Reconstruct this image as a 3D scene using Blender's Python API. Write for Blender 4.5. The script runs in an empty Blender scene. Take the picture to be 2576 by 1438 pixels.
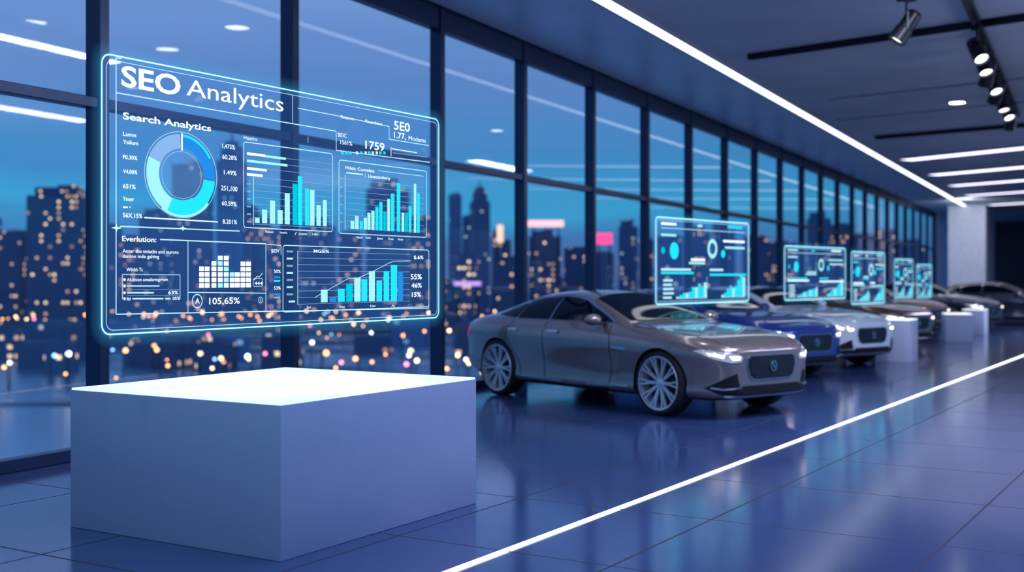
import bpy, bmesh, math, random
from mathutils import Vector, Matrix
from mathutils.bvhtree import BVHTree
R = random.Random(7)
SC = bpy.context.scene
COL = SC.collection
SC.view_settings.view_transform = 'Standard'
pi = math.pi

# ------------------------------------------------------------------ materials
def nodes_of(m):
    m.use_nodes = True
    nt = m.node_tree
    return nt, nt.nodes, nt.links
def pmat(name, col, rough=.5, metal=0., coat=0., emis=None, estr=0., var=.08, nscale=6., spec=.5):
    m = bpy.data.materials.new(name)
    nt, N, L = nodes_of(m)
    b = N['Principled BSDF']
    b.inputs['Roughness'].default_value = rough
    b.inputs['Metallic'].default_value = metal
    b.inputs['Coat Weight'].default_value = coat
    b.inputs['Coat Roughness'].default_value = .04
    b.inputs['Specular IOR Level'].default_value = spec
    tc = N.new('ShaderNodeTexCoord'); no = N.new('ShaderNodeTexNoise')
    no.inputs['Scale'].default_value = nscale
    L.new(tc.outputs['Object'], no.inputs['Vector'])
    rp = N.new('ShaderNodeValToRGB')
    rp.color_ramp.elements[0].position = .3; rp.color_ramp.elements[1].position = .7
    rp.color_ramp.elements[0].color = [c*(1-var) for c in col]+[1]
    rp.color_ramp.elements[1].color = [min(1, c*(1+var)) for c in col]+[1]
    L.new(no.outputs['Fac'], rp.inputs['Fac']); L.new(rp.outputs['Color'], b.inputs['Base Color'])
    if emis:
        b.inputs['Emission Color'].default_value = list(emis)+[1]
        b.inputs['Emission Strength'].default_value = estr
    return m
def emat(name, col, s, sample=True):
    m = bpy.data.materials.new(name)
    nt, N, L = nodes_of(m)
    N.remove(N['Principled BSDF'])
    e = N.new('ShaderNodeEmission'); e.inputs['Color'].default_value = list(col)+[1]; e.inputs['Strength'].default_value = s
    L.new(e.outputs[0], N['Material Output'].inputs[0])
    if not sample: m.cycles.emission_sampling = 'NONE'
    return m
def veil(name, col, s, fac):
    """thin transparent luminous film"""
    m = bpy.data.materials.new(name)
    nt, N, L = nodes_of(m)
    N.remove(N['Principled BSDF'])
    e = N.new('ShaderNodeEmission'); e.inputs['Color'].default_value = list(col)+[1]; e.inputs['Strength'].default_value = s
    t = N.new('ShaderNodeBsdfTransparent'); mx = N.new('ShaderNodeMixShader')
    L.new(t.outputs[0], mx.inputs[1]); L.new(e.outputs[0], mx.inputs[2]); L.new(mx.outputs[0], N['Material Output'].inputs[0])
    if fac is None:
        a = N.new('ShaderNodeAttribute'); a.attribute_name = 'glow'; L.new(a.outputs['Fac'], mx.inputs[0])
    else: mx.inputs[0].default_value = fac
    m.cycles.emission_sampling = 'NONE'
    return m

M = {}
M['frame'] = pmat('window_frame_metal', (.014,.034,.09), .35, .4)
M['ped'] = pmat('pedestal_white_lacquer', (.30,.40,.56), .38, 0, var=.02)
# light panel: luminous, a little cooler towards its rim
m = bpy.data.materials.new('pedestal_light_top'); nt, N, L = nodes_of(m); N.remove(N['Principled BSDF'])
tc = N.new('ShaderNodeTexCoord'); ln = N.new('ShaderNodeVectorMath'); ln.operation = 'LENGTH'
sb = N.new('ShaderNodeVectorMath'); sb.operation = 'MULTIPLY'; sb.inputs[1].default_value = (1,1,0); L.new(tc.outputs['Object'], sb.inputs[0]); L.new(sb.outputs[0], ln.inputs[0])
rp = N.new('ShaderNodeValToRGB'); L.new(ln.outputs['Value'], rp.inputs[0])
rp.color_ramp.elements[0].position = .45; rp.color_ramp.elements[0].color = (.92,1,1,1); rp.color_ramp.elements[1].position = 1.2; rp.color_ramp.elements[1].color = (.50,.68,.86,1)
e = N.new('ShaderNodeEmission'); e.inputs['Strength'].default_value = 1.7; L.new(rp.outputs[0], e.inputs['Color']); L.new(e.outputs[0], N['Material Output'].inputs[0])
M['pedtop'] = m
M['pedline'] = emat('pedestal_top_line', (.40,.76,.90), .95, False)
M['led'] = emat('led_white', (.84,.90,1.), 3.0)
M['ledc'] = emat('led_ceiling', (.80,.80,1.), 3.0)
M['black'] = pmat('black_metal', (.008,.009,.016), .4, .3)
M['down'] = emat('downlight_lens', (.9,.95,1.), 22.)
M['spotl'] = emat('spotlight_lens', (.9,.95,1.), 3.)
M['ring'] = pmat('downlight_ring', (.4,.42,.5), .4)
M['seam'] = pmat('ceiling_seam', (.02,.022,.05), .6)
M['white'] = emat('holo_white', (.80,.95,1.), 1.35, False)
M['line'] = emat('holo_line', (.50,.85,1.), 1.1, False)
M['thin'] = emat('holo_thin', (.35,.62,.95), .7, False)
M['cyan'] = emat('holo_cyan', (.02,.80,1.), 1.05, False)
M['teal'] = emat('holo_teal', (.0,.62,.80), 1., False)
M['pale'] = emat('holo_pale', (.38,.92,1.), 1.05, False)
M['blue'] = emat('holo_blue', (.02,.30,.90), .95, False)
M['lilac'] = emat('holo_lilac', (.30,.55,1.), .9, False)
M['pane'] = veil('holo_pane', (.07,.28,.95), .85, .16)
M['fill'] = veil('holo_fill', (.2,.5,1.), .9, .26)
M['glow'] = veil('holo_painted_bloom', (.06,.5,1.), 1.2, None)  # bloom put into the material, faded by the vertex attribute
M['edge'] = emat('holo_edge', (.40,.88,1.), 2.0)

# ------------------------------------------------------------------ object helpers
def put(name, me, parent=None, loc=(0,0,0), rz=0., mats=None, **props):
    if mats:
        for m in mats: me.materials.append(m)
    o = bpy.data.objects.new(name, me)
    COL.objects.link(o)
    if parent: o.parent = parent
    o.location = loc; o.rotation_euler = (0,0,rz)
    for k, v in props.items(): o[k] = v
    return o
def empty(name, loc, rz=0., **props):
    return put(name, None, None, loc, rz, None, **props)
def bm_mesh(bm, name='m', smooth=False, sharp=None):
    bmesh.ops.recalc_face_normals(bm, faces=bm.faces)
    me = bpy.data.meshes.new(name); bm.to_mesh(me); bm.free()
    if smooth:
        for p in me.polygons: p.use_smooth = True
        if sharp: me.set_sharp_from_angle(angle=math.radians(sharp))
    return me
def bx(bm, c, s, mat=0, rz=0., taper=1.):
    vs = []
    for dz in (-.5,.5):
        k = taper if dz > 0 else 1.
        for dx, dy in ((-.5,-.5),(.5,-.5),(.5,.5),(-.5,.5)):
            x, y = dx*s[0]*k, dy*s[1]*k
            vs.append(bm.verts.new((c[0]+x*math.cos(rz)-y*math.sin(rz), c[1]+x*math.sin(rz)+y*math.cos(rz), c[2]+dz*s[2])))
    for f in ((3,2,1,0),(4,5,6,7),(0,1,5,4),(1,2,6,5),(2,3,7,6),(3,0,4,7)):
        fc = bm.faces.new([vs[i] for i in f]); fc.material_index = mat
def bevel(bm, w, seg=2):
    bmesh.ops.bevel(bm, geom=list(bm.edges), offset=w, segments=seg, affect='EDGES', profile=.5)
def box_obj(name, c, s, mat, rz=0., parent=None, bev=0., **props):
    bm = bmesh.new(); bx(bm, (0,0,0), s)
    if bev: bevel(bm, bev)
    return put(name, bm_mesh(bm), parent, c, rz, [mat], **props)
def lathe(bm, prof, n=40, axis='y', mat=0, origin=(0,0,0)):
    """prof = [(r, h)] revolved around axis"""
    rings = []
    for r, h in prof:
        ring = []
        for i in range(n):
            t = 2*math.pi*i/n
            c, s = math.cos(t)*r, math.sin(t)*r
            p = (c, h, s) if axis == 'y' else ((c, s, h) if axis == 'z' else (h, c, s))
            ring.append(bm.verts.new(Vector(p)+Vector(origin)))
        rings.append(ring)
    for a, b in zip(rings, rings[1:]):
        for i in range(n):
            f = bm.faces.new((a[i], a[(i+1)%n], b[(i+1)%n], b[i])); f.material_index = mat
    return rings

# ------------------------------------------------------------------ world
w = bpy.data.worlds.new('dusk_sky'); SC.world = w
w.use_nodes = True
N = w.node_tree.nodes; L = w.node_tree.links
bg = N['Background']
tc = N.new('ShaderNodeTexCoord'); sp = N.new('ShaderNodeSeparateXYZ'); L.new(tc.outputs['Generated'], sp.inputs[0])
mp = N.new('ShaderNodeMapping'); mp.inputs['Scale'].default_value = (2.2,2.2,16); L.new(tc.outputs['Generated'], mp.inputs[0])
no = N.new('ShaderNodeTexNoise'); no.inputs['Scale'].default_value = 1.6; no.inputs['Detail'].default_value = 5; L.new(mp.outputs[0], no.inputs['Vector'])
ma = N.new('ShaderNodeMath'); ma.operation = 'MULTIPLY_ADD'; ma.inputs[1].default_value = .08; ma.inputs[2].default_value = -.04
L.new(no.outputs['Fac'], ma.inputs[0])
ad = N.new('ShaderNodeMath'); ad.operation = 'ADD'; L.new(sp.outputs['Z'], ad.inputs[0]); L.new(ma.outputs[0], ad.inputs[1])
mr = N.new('ShaderNodeMapRange'); mr.inputs['From Min'].default_value = -.05; mr.inputs['From Max'].default_value = .45
L.new(ad.outputs[0], mr.inputs['Value'])
rp = N.new('ShaderNodeValToRGB'); L.new(mr.outputs[0], rp.inputs[0])
cr = rp.color_ramp
stops = [(0,(.03,.06,.16)),(.10,(.09,.15,.38)),(.16,(.06,.20,.48)),(.22,(.05,.38,.68)),(.29,(.06,.28,.60)),(.42,(.12,.26,.60)),(.6,(.19,.33,.68)),(1,(.09,.17,.42))]
cr.elements[0].position = 0; cr.elements[0].color = list(stops[0][1])+[1]
cr.elements[1].position = 1; cr.elements[1].color = list(stops[-1][1])+[1]
for p, c in stops[1:-1]:
    e = cr.elements.new(p); e.color = list(c)+[1]
L.new(rp.outputs[0], bg.inputs[0]); bg.inputs[1].default_value = 1.0

# ------------------------------------------------------------------ room frame: a = along the glazed wall, b = into the room
WA = Vector((.4387,.8986,0)); WB = Vector((.8986,-.4387,0)); WO = Vector((-8.465,0,0))
WANG = math.atan2(WA.y, WA.x)
def room(a, b, z=0): return WO+WA*a+WB*b+Vector((0,0,z))
CEIL = 5.05
AEND = 72.

# floor
fm = bpy.data.materials.new('polished_floor_tiles')
nt, N, L = nodes_of(fm); b = N['Principled BSDF']
mp = N.new('ShaderNodeMapping'); mp.inputs['Rotation'].default_value = (0,0,math.radians(-58.6))
g = N.new('ShaderNodeNewGeometry'); L.new(g.outputs['Position'], mp.inputs[0])
sp = N.new('ShaderNodeSeparateXYZ'); L.new(mp.outputs[0], sp.inputs[0])
def gridline(out, cell, wd):
    d = N.new('ShaderNodeMath'); d.operation = 'DIVIDE'; d.inputs[1].default_value = cell; L.new(out, d.inputs[0])
    f = N.new('ShaderNodeMath'); f.operation = 'FRACT'; L.new(d.outputs[0], f.inputs[0])
    l = N.new('ShaderNodeMath'); l.operation = 'LESS_THAN'; l.inputs[1].default_value = wd/cell; L.new(f.outputs[0], l.inputs[0])
    return l.outputs[0]
gx = gridline(sp.outputs['X'], 1.4, .016); gy = gridline(sp.outputs['Y'], 1.4, .016)
mx = N.new('ShaderNodeMath'); mx.operation = 'MAXIMUM'; L.new(gx, mx.inputs[0]); L.new(gy, mx.inputs[1])
no = N.new('ShaderNodeTexNoise'); no.inputs['Scale'].default_value = .8; no.inputs['Detail'].default_value = 4; L.new(mp.outputs[0], no.inputs['Vector'])
c1 = N.new('ShaderNodeValToRGB'); c1.color_ramp.elements[0].color = (.032,.062,.17,1); c1.color_ramp.elements[1].color = (.048,.085,.22,1); L.new(no.outputs['Fac'], c1.inputs[0])
mc = N.new('ShaderNodeMix'); mc.data_type = 'RGBA'; L.new(mx.outputs[0], mc.inputs[0]); L.new(c1.outputs[0], mc.inputs[6]); mc.inputs[7].default_value = (.005,.006,.02,1)
L.new(mc.outputs[2], b.inputs['Base Color'])
rr = N.new('ShaderNodeMapRange'); rr.inputs['To Min'].default_value = .09; rr.inputs['To Max'].default_value = .18; L.new(no.outputs['Fac'], rr.inputs[0])
mrr = N.new('ShaderNodeMath'); mrr.operation = 'MAXIMUM'; L.new(rr.outputs[0], mrr.inputs[0])
mlr = N.new('ShaderNodeMath'); mlr.operation = 'MULTIPLY'; mlr.inputs[1].default_value = .9; L.new(mx.outputs[0], mlr.inputs[0]); L.new(mlr.outputs[0], mrr.inputs[1])
L.new(mrr.outputs[0], b.inputs['Roughness']); b.inputs['Specular IOR Level'].default_value = .95
def slab(name, a0, a1, b0, b1, z0, z1, mat, **p):
    return box_obj(name, room((a0+a1)/2, (b0+b1)/2, (z0+z1)/2), (a1-a0, abs(b1-b0), z1-z0), mat, WANG, **p)
slab('floor', -8, 90, -.12, 34, -.3, 0, fm, kind='structure', label='polished dark blue tiled showroom floor')
cm = pmat('ceiling_panels', (.50,.54,.57), .5, .1, var=.10, nscale=.5)
slab('ceiling', -8, 90, -.12, 34, CEIL, CEIL+.25, cm, kind='structure', label='smooth grey showroom ceiling')
sm = pmat('ceiling_soffit', (.55,.66,.76), .38, .2, var=.06, nscale=.7)
slab('trim_1', -8, AEND, .12, 1.98, CEIL-.04, CEIL-.001, sm, kind='structure', label='lighter ceiling soffit strip beside the glazing')

# glazing (single sheets facing the room)
gm = bpy.data.materials.new('window_glass')
nt, N, L = nodes_of(gm); N.remove(N['Principled BSDF'])
t = N.new('ShaderNodeBsdfTransparent'); t.inputs[0].default_value = (.92,.97,1,1)
gl = N.new('ShaderNodeBsdfGlossy'); gl.inputs['Roughness'].default_value = .02
fr = N.new('ShaderNodeLayerWeight'); fr.inputs[0].default_value = .5
pw = N.new('ShaderNodeMath'); pw.operation = 'POWER'; pw.inputs[1].default_value = 4.; L.new(fr.outputs['Facing'], pw.inputs[0])
mu = N.new('ShaderNodeMath'); mu.operation = 'MULTIPLY_ADD'; mu.inputs[1].default_value = .36; mu.inputs[2].default_value = .045; mu.use_clamp = True; L.new(pw.outputs[0], mu.inputs[0])
mx = N.new('ShaderNodeMixShader'); L.new(mu.outputs[0], mx.inputs[0]); L.new(t.outputs[0], mx.inputs[1]); L.new(gl.outputs[0], mx.inputs[2])
L.new(mx.outputs[0], N['Material Output'].inputs[0])
am = [3.0, 5.8, 8.5, 11.23, 13.93, 17.09, 19.6, 22.33, 25.07, 27.8]
while am[-1]+2.73 < AEND-.5: am.append(am[-1]+2.73)
am.append(AEND)
HEAD = 4.72; tn = 2
for i, a in enumerate(am):
    bm = bmesh.new(); bx(bm, (0,0,0), (.11,.17,CEIL)); bevel(bm, .006, 1)
    put('trim_%d'%tn, bm_mesh(bm), None, room(a, 0, CEIL/2), WANG, [M['frame']], kind='structure', label='dark metal window mullion'); tn += 1
for i in range(len(am)-1):
    a0, a1 = am[i]+.055, am[i+1]-.055
    hw = (a1-a0)/2; z0 = .1; z1 = HEAD
    me = bpy.data.meshes.new('glass'); me.from_pydata([(-hw,0,z0),(hw,0,z0),(hw,0,z1),(-hw,0,z1)], [], [(0,1,2,3)])
    put('window_%d'%(i+1), me, None, room((a0+a1)/2, .0, 0), WANG, [gm], kind='structure', label='floor-to-ceiling glass window bay')
    for zc, h, lab in ((.05,.10,'dark sill rail'), (3.0,.09,'dark middle rail'), (HEAD+.17,.34,'dark head beam')):
        bm = bmesh.new(); bx(bm, (0,0,0), (a1-a0, .13, h)); bevel(bm, .006, 1)
        put('trim_%d'%tn, bm_mesh(bm), None, room((a0+a1)/2, 0, zc), WANG, [M['frame']], kind='structure', label=lab+' between window mullions'); tn += 1

# end walls and column
wm = pmat('end_wall_paint', (.50,.55,.66), .6)
wd = pmat('dark_back_wall', (.03,.03,.05), .6)
slab('wall_end', AEND, AEND+.3, -.12, 1.95, 0, CEIL, wm, kind='structure', label='pale grey end wall beside the glazing')
slab('column', 66, AEND+.3, 1.3, 3.05, 0, CEIL-.002, pmat('column_white', (.68,.71,.82), .6), bev=.02, kind='structure', label='white square column washed with light')
slab('wall_back', 86, 86.3, -.12, 34, 0, CEIL, wd, kind='structure', label='dark rear showroom wall')

# ceiling LED strip (along the glazing), ceiling light lines, tracks
def strip(name, p, q, wdt, h, mat, hous=None, **props):
    p, q = Vector(p), Vector(q); d = q-p; c = (p+q)/2; ang = math.atan2(d.y, d.x)
    e = empty(name, c, ang, **props)
    bm = bmesh.new(); bx(bm, (0,0,0), (d.length, wdt, h)); put('light_diffuser', bm_mesh(bm), e, mats=[mat])
    if hous:
        bm = bmesh.new()
        for s in (-1,1): bx(bm, (0,s*(wdt/2+.015),0.004), (d.length, .03, h+.012))
        put('housing', bm_mesh(bm), e, mats=[hous])
    return e
strip('linear_ceiling_light', room(-6, 2.11, CEIL-.03), room(65.8, 2.11, CEIL-.03), .19, .05, M['led'], M['ring'],
      label='long white LED strip set in the ceiling parallel to the windows', category='ceiling light')
for X, Y in ((11.4,35.3),(14.05,40.5),(16.5,45.3),(19.2,50.8),(22.9,57.5)):
    d = Vector((1,-1.6,0)).normalized()
    p = Vector((X+.35,Y,CEIL-.03)); strip('linear_ceiling_light', p, p+d*11, .55, .05, M['ledc'], M['ring'],
      label='slim lilac-white light line across the ceiling', category='ceiling light', group='parallel light lines across the ceiling')
def track(p, q, **kw):
    p, q = Vector(p), Vector(q); d = q-p
    bm = bmesh.new(); bx(bm, (0,0,0), (d.length, .11, .09)); bevel(bm, .01, 1); bx(bm, (0,0,-.046), (d.length*.99,.03,.01))
    return put('lighting_track', bm_mesh(bm), None, (p+q)/2, math.atan2(d.y, d.x), [M['black']], category='lighting track', **kw)
dd = Vector((1,-.92,0)).normalized()
zt = CEIL-.047
p = Vector((3.75,18.75,zt)); track(p, p+dd*11, label='black lighting track running across the ceiling')
p = Vector((9.1,29.6,zt)); track(p, p+dd*11, label='black lighting track running across the ceiling', )
for X, Y in ((6.3,23.5),(7.3,26.6)):
    p = Vector((X,Y,CEIL-.006)); q = p+dd*10; d = q-p
    bm = bmesh.new(); bx(bm, (0,0,0), (d.length,.05,.008))
    put('trim_%d'%tn, bm_mesh(bm), None, (p+q)/2, math.atan2(d.y,d.x), [M['seam']], kind='structure', label='dark seam between ceiling panels'); tn += 1
def track_spot(x, y, z, aim, tilt, s=1.):
    e = empty('track_spotlight', (x,y,z), aim, label='black cylindrical spotlight hanging from a ceiling track', category='spotlight', group='spotlights on the ceiling tracks')
    bm = bmesh.new(); bx(bm, (0,0,-.02), (.16*s,.05,.04)); lathe(bm, [(.001,-.03),(.014,-.03),(.014,-.16*s),(.001,-.16*s)], 12, 'z')
    bx(bm, (0,.075*s,-.20*s), (.02,.012,.14*s)); bx(bm, (0,-.075*s,-.20*s), (.02,.012,.14*s)); bx(bm,(0,0,-.135*s),(.03,.16*s,.012))
    put('bracket', bm_mesh(bm), e, mats=[M['black']])
    bm = bmesh.new()
    lathe(bm, [(.001,.14*s),(.05*s,.14*s),(.066*s,.12*s),(.068*s,.0),(.066*s,-.02*s),(.075*s,-.03*s),(.078*s,-.15*s),(.070*s,-.15*s),(.066*s,-.12*s)], 28, 'z')
    h = put('lamp_head', bm_mesh(bm, smooth=True, sharp=35), e, (0,0,-.24*s), mats=[M['black']]); h.rotation_euler = (0, tilt, 0)
    bm = bmesh.new(); lathe(bm, [(.001,-.125*s),(.066*s,-.125*s)], 28, 'z')
    put('lamp_lens', bm_mesh(bm), h, mats=[M['spotl']])
    return e
A0 = Vector((5.3,14.0,zt)); A1 = Vector((10.9,25.5,zt))
track(A0, A1, label='black lighting track carrying a row of spotlights')
for k, tl in zip((.19,.27,.35,.43,.51,.60,.70,.82), (.7,.5,-.5,.6,-.7,.4,.6,-.4)):
    p = A0.lerp(A1, k); track_spot(p.x, p.y, p.z-.052, WANG+.6, tl, 1.35)
B0 = Vector((3.1,11.0,zt)); B1 = Vector((4.98,14.8,zt))
track(B0, B1, label='short black lighting track holding a spotlight')
p = B0.lerp(B1, .93); track_spot(p.x, p.y, p.z-.052, math.pi*.95, -.6, 1.45)
def downlight(x, y, r=.14):
    e = empty('ceiling_downlight', (x,y,CEIL), 0, label='round recessed white ceiling downlight', category='ceiling light', group='recessed downlights in the ceiling')
    bm = bmesh.new(); lathe(bm, [(r,-.001),(r+.03,-.001),(r+.03,-.012),(r,-.016),(r,-.001)], 32, 'z'); put('trim_ring', bm_mesh(bm), e, mats=[M['ring']])
    bm = bmesh.new(); lathe(bm, [(.001,-.008),(r,-.008)], 32, 'z'); put('lens', bm_mesh(bm), e, mats=[M['down']])
downlight(9.0, 23.9, .15)
for a, b_ in ((15.5,5.5),(17.8,5.2),(13.2,4.2),(17.0,3.2),(12.0,6.6),(20.5,8.4)):
    p = room(a, b_); downlight(p.x, p.y, .17)

# floor LED line
PD = Vector((.5206,.8538,0))
p = Vector((-.325,6.12,0)); 
strip('floor_light_strip', p-PD*3+Vector((0,0,.004)), p+PD*42+Vector((0,0,.004)), .036, .008, M['led'], None,
      label='thin white LED line set into the floor', category='floor light')

# ------------------------------------------------------------------ pedestals
def pedestal(c, sx, sy, h, rz, label, lines=False, glow=True, mat=None):
    e = empty('display_pedestal', (c[0],c[1],0), rz, label=label, category='pedestal')
    bm = bmesh.new(); bx(bm, (0,0,(h-.012)/2), (sx,sy,h-.012)); bevel(bm, .006)
    put('pedestal_body', bm_mesh(bm, smooth=True, sharp=30), e, mats=[mat or M['ped']])
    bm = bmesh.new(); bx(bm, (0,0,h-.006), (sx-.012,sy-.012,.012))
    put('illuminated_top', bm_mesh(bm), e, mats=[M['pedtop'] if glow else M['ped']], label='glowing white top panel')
    if lines:
        bm = bmesh.new(); bx(bm, (-.02,sy*.20,h+.0005), (sx*.82,.014,.001))
        put('top_seam', bm_mesh(bm), e, mats=[M['pedline']], label='pale cyan seam line')
        bm = bmesh.new(); bx(bm, (-.02,sy*.26,h+.0005), (sx*.7,.008,.001))
        put('top_seam', bm_mesh(bm), e, mats=[M['pedline']], label='pale cyan seam line')
    return e
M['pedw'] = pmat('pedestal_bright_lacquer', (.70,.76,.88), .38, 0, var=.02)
PANG = math.atan2(PD.y, PD.x)
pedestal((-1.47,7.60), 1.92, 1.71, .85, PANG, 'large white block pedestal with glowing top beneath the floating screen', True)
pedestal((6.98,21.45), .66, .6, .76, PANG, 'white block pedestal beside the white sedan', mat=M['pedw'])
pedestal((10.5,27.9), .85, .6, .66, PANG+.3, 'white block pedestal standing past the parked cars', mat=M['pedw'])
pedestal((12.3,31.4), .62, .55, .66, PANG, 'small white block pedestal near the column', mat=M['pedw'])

# ------------------------------------------------------------------ main floating screen
S0 = Vector((-2.2157,6.38,0)); SL = 3.17
def scr(u, v):
    """photo measurement -> metres on the panel's own plane (x along panel, z up)"""
    r = (u-1288)/2974
    s = (2.2157+6.38*r)/(.5206-.8538*r)
    return s, 1.53-(v-695)/2974*(6.38+.8538*s)
class Sheet:
    def __init__(s): s.bm = bmesh.new(); s.mats = []
    def mi(s, m):
        if m not in s.mats: s.mats.append(m)
        return s.mats.index(m)
    def face(s, pts, m, y=0.):
        f = s.bm.faces.new([s.bm.verts.new((p[0], -y, p[1])) for p in pts]); f.material_index = s.mi(m)
    def rect(s, x0, z0, x1, z1, m, y=0.): s.face([(x0,z0),(x1,z0),(x1,z1),(x0,z1)], m, y)
    def line(s, p, q, wd, m, y=0.):
        p, q = Vector(p), Vector(q); d = q-p
        if d.length < 1e-6: return
        n = Vector((-d.y,d.x)).normalized()*wd/2
        s.face([p-n, q-n, q+n, p+n], m, y)
    def poly(s, pts, wd, m, y=0.):
        for a, b in zip(pts, pts[1:]): s.line(a, b, wd, m, y)
    def arc(s, c, rx, rz, wx, a0, a1, m, y=0., n=48):
        k = wx
        n = max(4, int(n*abs(a1-a0)/(2*math.pi)))
        for i in range(n):
            t0 = a0+(a1-a0)*i/n; t1 = a0+(a1-a0)*(i+1)/n
            f = lambda t, q: (c[0]+math.sin(t)*rx*q, c[1]+math.cos(t)*rz*q)
            s.face([f(t0,1), f(t1,1), f(t1,1-k), f(t0,1-k)], m, y)
    def done(s, name, parent, **p):
        me = bpy.data.meshes.new(name); s.bm.to_mesh(me); s.bm.free()
        return put(name, me, parent, mats=s.mats, **p)
def rrect_pts(x0, z0, x1, z1, r, n=7):
    out = []
    for cx, cz, a in ((x1-r,z1-r,0),(x0+r,z1-r,90),(x0+r,z0+r,180),(x1-r,z0+r,270)):
        for i in range(n+1):
            t = math.radians(a+90*i/n); out.append((cx+r*math.cos(t), cz+r*math.sin(t)))
    out.append(out[0]); return out
def ringband(bm, x0, z0, x1, z1, r, offs, vals, parent, name, mat):
    rows = []
    for o, v in zip(offs, vals):
        pts = rrect_pts(x0-o, z0-o, x1+o, z1+o, max(.002, r+o))[:-1]
        rows.append([(bm.verts.new((p[0], 0, p[1])), v) for p in pts])
    allv = [x for row in rows for x in row]
    for a, b in zip(rows, rows[1:]):
        n = len(a)
        for i in range(n): bm.faces.new((a[i][0], a[(i+1)%n][0], b[(i+1)%n][0], b[i][0]))
    bm.verts.index_update()
    me = bpy.data.meshes.new(name); bm.to_mesh(me)
    at = me.attributes.new('glow', 'FLOAT', 'POINT')
    for vv, val in allv: at.data[vv.index].value = val
    bm.free()
    return put(name, me, parent, mats=[mat])
def text_mesh(txt, bold=0.):
    cu = bpy.data.curves.new('t', 'FONT'); cu.body = txt; cu.size = 1.; cu.offset = bold; cu.resolution_u = 3
    o = bpy.data.objects.new('t', cu); COL.objects.link(o)
    dg = bpy.context.evaluated_depsgraph_get()
    me = bpy.data.meshes.new_from_object(o.evaluated_get(dg))
    bpy.data.objects.remove(o); bpy.data.curves.remove(cu)
    return me
def text(parent, name, txt, u0, u1, vb, cap, mat, bold=0., y=.004, **p):
    """vb: baseline at u0, cap: cap height (both read at u0)"""
    me = text_mesh(txt, bold)
    xs = [v.co.x for v in me.vertices]; xa, xb = min(xs), max(xs)
    s0, z0 = scr(u0, vb); s1, _ = scr(u1, vb); _, zc = scr(u0, vb-cap)
    kx = (s1-s0)/(xb-xa); kz = (zc-z0)/.70
    for v in me.vertices:
        x, z = (v.co.x-xa)*kx+s0, v.co.y*kz+z0
        v.co = (x, -y, z)
    me.materials.clear()
    return put(name, me, parent, mats=[mat], **p)

H = empty('hologram_screen', (S0.x,S0.y,0), PANG, label='large floating translucent blue analytics screen with glowing frame above the pedestal', category='hologram screen')
ZB, ZT = 1.215, 2.735
s = Sheet(); s.face(rrect_pts(0,ZB,SL,ZT,.055)[:-1], M['pane'], 0); s.done('screen_pane', H)
def tube(sh, pts, wd, m, y=.003): sh.poly(pts, wd, m, y)
s = Sheet(); tube(s, rrect_pts(0,ZB,SL,ZT,.055), .0075, M['edge']); tube(s, rrect_pts(.03,ZB+.022,SL-.022,ZT-.028,.045), .0035, M['line']); s.done('outer_frame', H, label='glowing cyan rounded frame')
ringband(bmesh.new(), 0, ZB, SL, ZT, .055, (-.05,-.02,-.007,.0,.007,.025,.08), (0,.08,.18,.28,.18,.09,0), H, 'painted_frame_bloom', M['glow'])  # halo band painted as fading emission in place of bloom
P = scr
s = Sheet()
s.poly([P(1078,366), P(978,350), P(978,318), P(848,291), P(748,272)], .006, M['line'], .003)
s.poly([P(291,145), P(291,790), P(1078,775), P(1078,630)], .006, M['line'], .003)
s.poly([P(291,145), P(305,148)], .006, M['line'], .003)
s.poly([P(291,233), P(735,311), P(845,330), P(845,378), P(1008,399), P(1080,408)], .0065, M['line'], .003)
s.line(P(735,238), P(735,311), .005, M['line'], .003); s.line(P(774,343), P(774,360), .004, M['line'], .003)
s.line(P(985,374), P(1048,384), .006, M['white'], .003); s.line(P(987,384), P(1075,395), .005, M['thin'], .003); s.line(P(983,370), P(983,393), .006, M['white'], .003)
s.line(P(362,547), P(547,558), .007, M['white'], .003)
s.line(P(300,569), P(602,581), .007, M['line'], .003)
s.line(P(402,602), P(668,613), .007, M['line'], .003)
s.poly([P(472,606), P(472,787)], .005, M['line'], .003); s.poly([P(668,613), P(668,782)], .005, M['line'], .003)
s.line(P(472,735), P(668,737), .005, M['line'], .003)
s.poly([P(670,614), P(706,617), P(706,640)], .005, M['line'], .003)
s.done('divider_lines', H)
T = lambda *a, **k: text(H, *a, **k)
WH = M['white']
T('title_text','SEO',304,453,215,51,WH,.022); T('title_text','Analytics',468,712,239,42,WH,.002)
T('heading_text','Search Analytics',308,530,299,17,WH,.02)
T('heading_text','Everlution:',306,392,606,13,WH,.012)
T('heading_text','5E0',990,1030,325,22,WH,.012); T('value_text','1.77,',990,1020,346,15,WH,.012); T('label_text','Modems',1027,1070,352,11,WH,0)
T('label_text','$EIC',849,871,343,10,WH,0); T('value_text','1561%',855,885,362,10,WH,.006); T('value_text','1759',918,966,373,20,WH,.014)
T('label_text','Datatione',856,890,297,8,WH,0); T('label_text','Pieondiene',918,960,308,8,WH,0)
for txt, u1, v, c in (('Lumn',341,341,10),('Yollum',346,361,10),('F0.30%',344,399,10),('V4,00%',344,435,10),('651%',340,473,11),('Youer',336,504,10),('56X.15%',357,546,11)):
    T('value_text', txt, 308, u1, v, c, WH, .012)
for txt, u0, u1, v, c in (('1,475%',558,590,372,11),('60.28%',558,595,399,11),('1.49%',562,594,438,11),('251,100',555,596,478,12),('60.59%',557,594,516,11),('8.201%',559,595,562,11)):
    T('value_text', txt, u0, u1, v, c, WH, .012)
T('label_text','Heatlnc',612,647,350,9,WH,0)
T('label_text','Aoter the tmiatlin and ourons',307,448,635,9,WH,.004); T('label_text','danton inde gahing',307,399,648,9,WH,.004)
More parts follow.
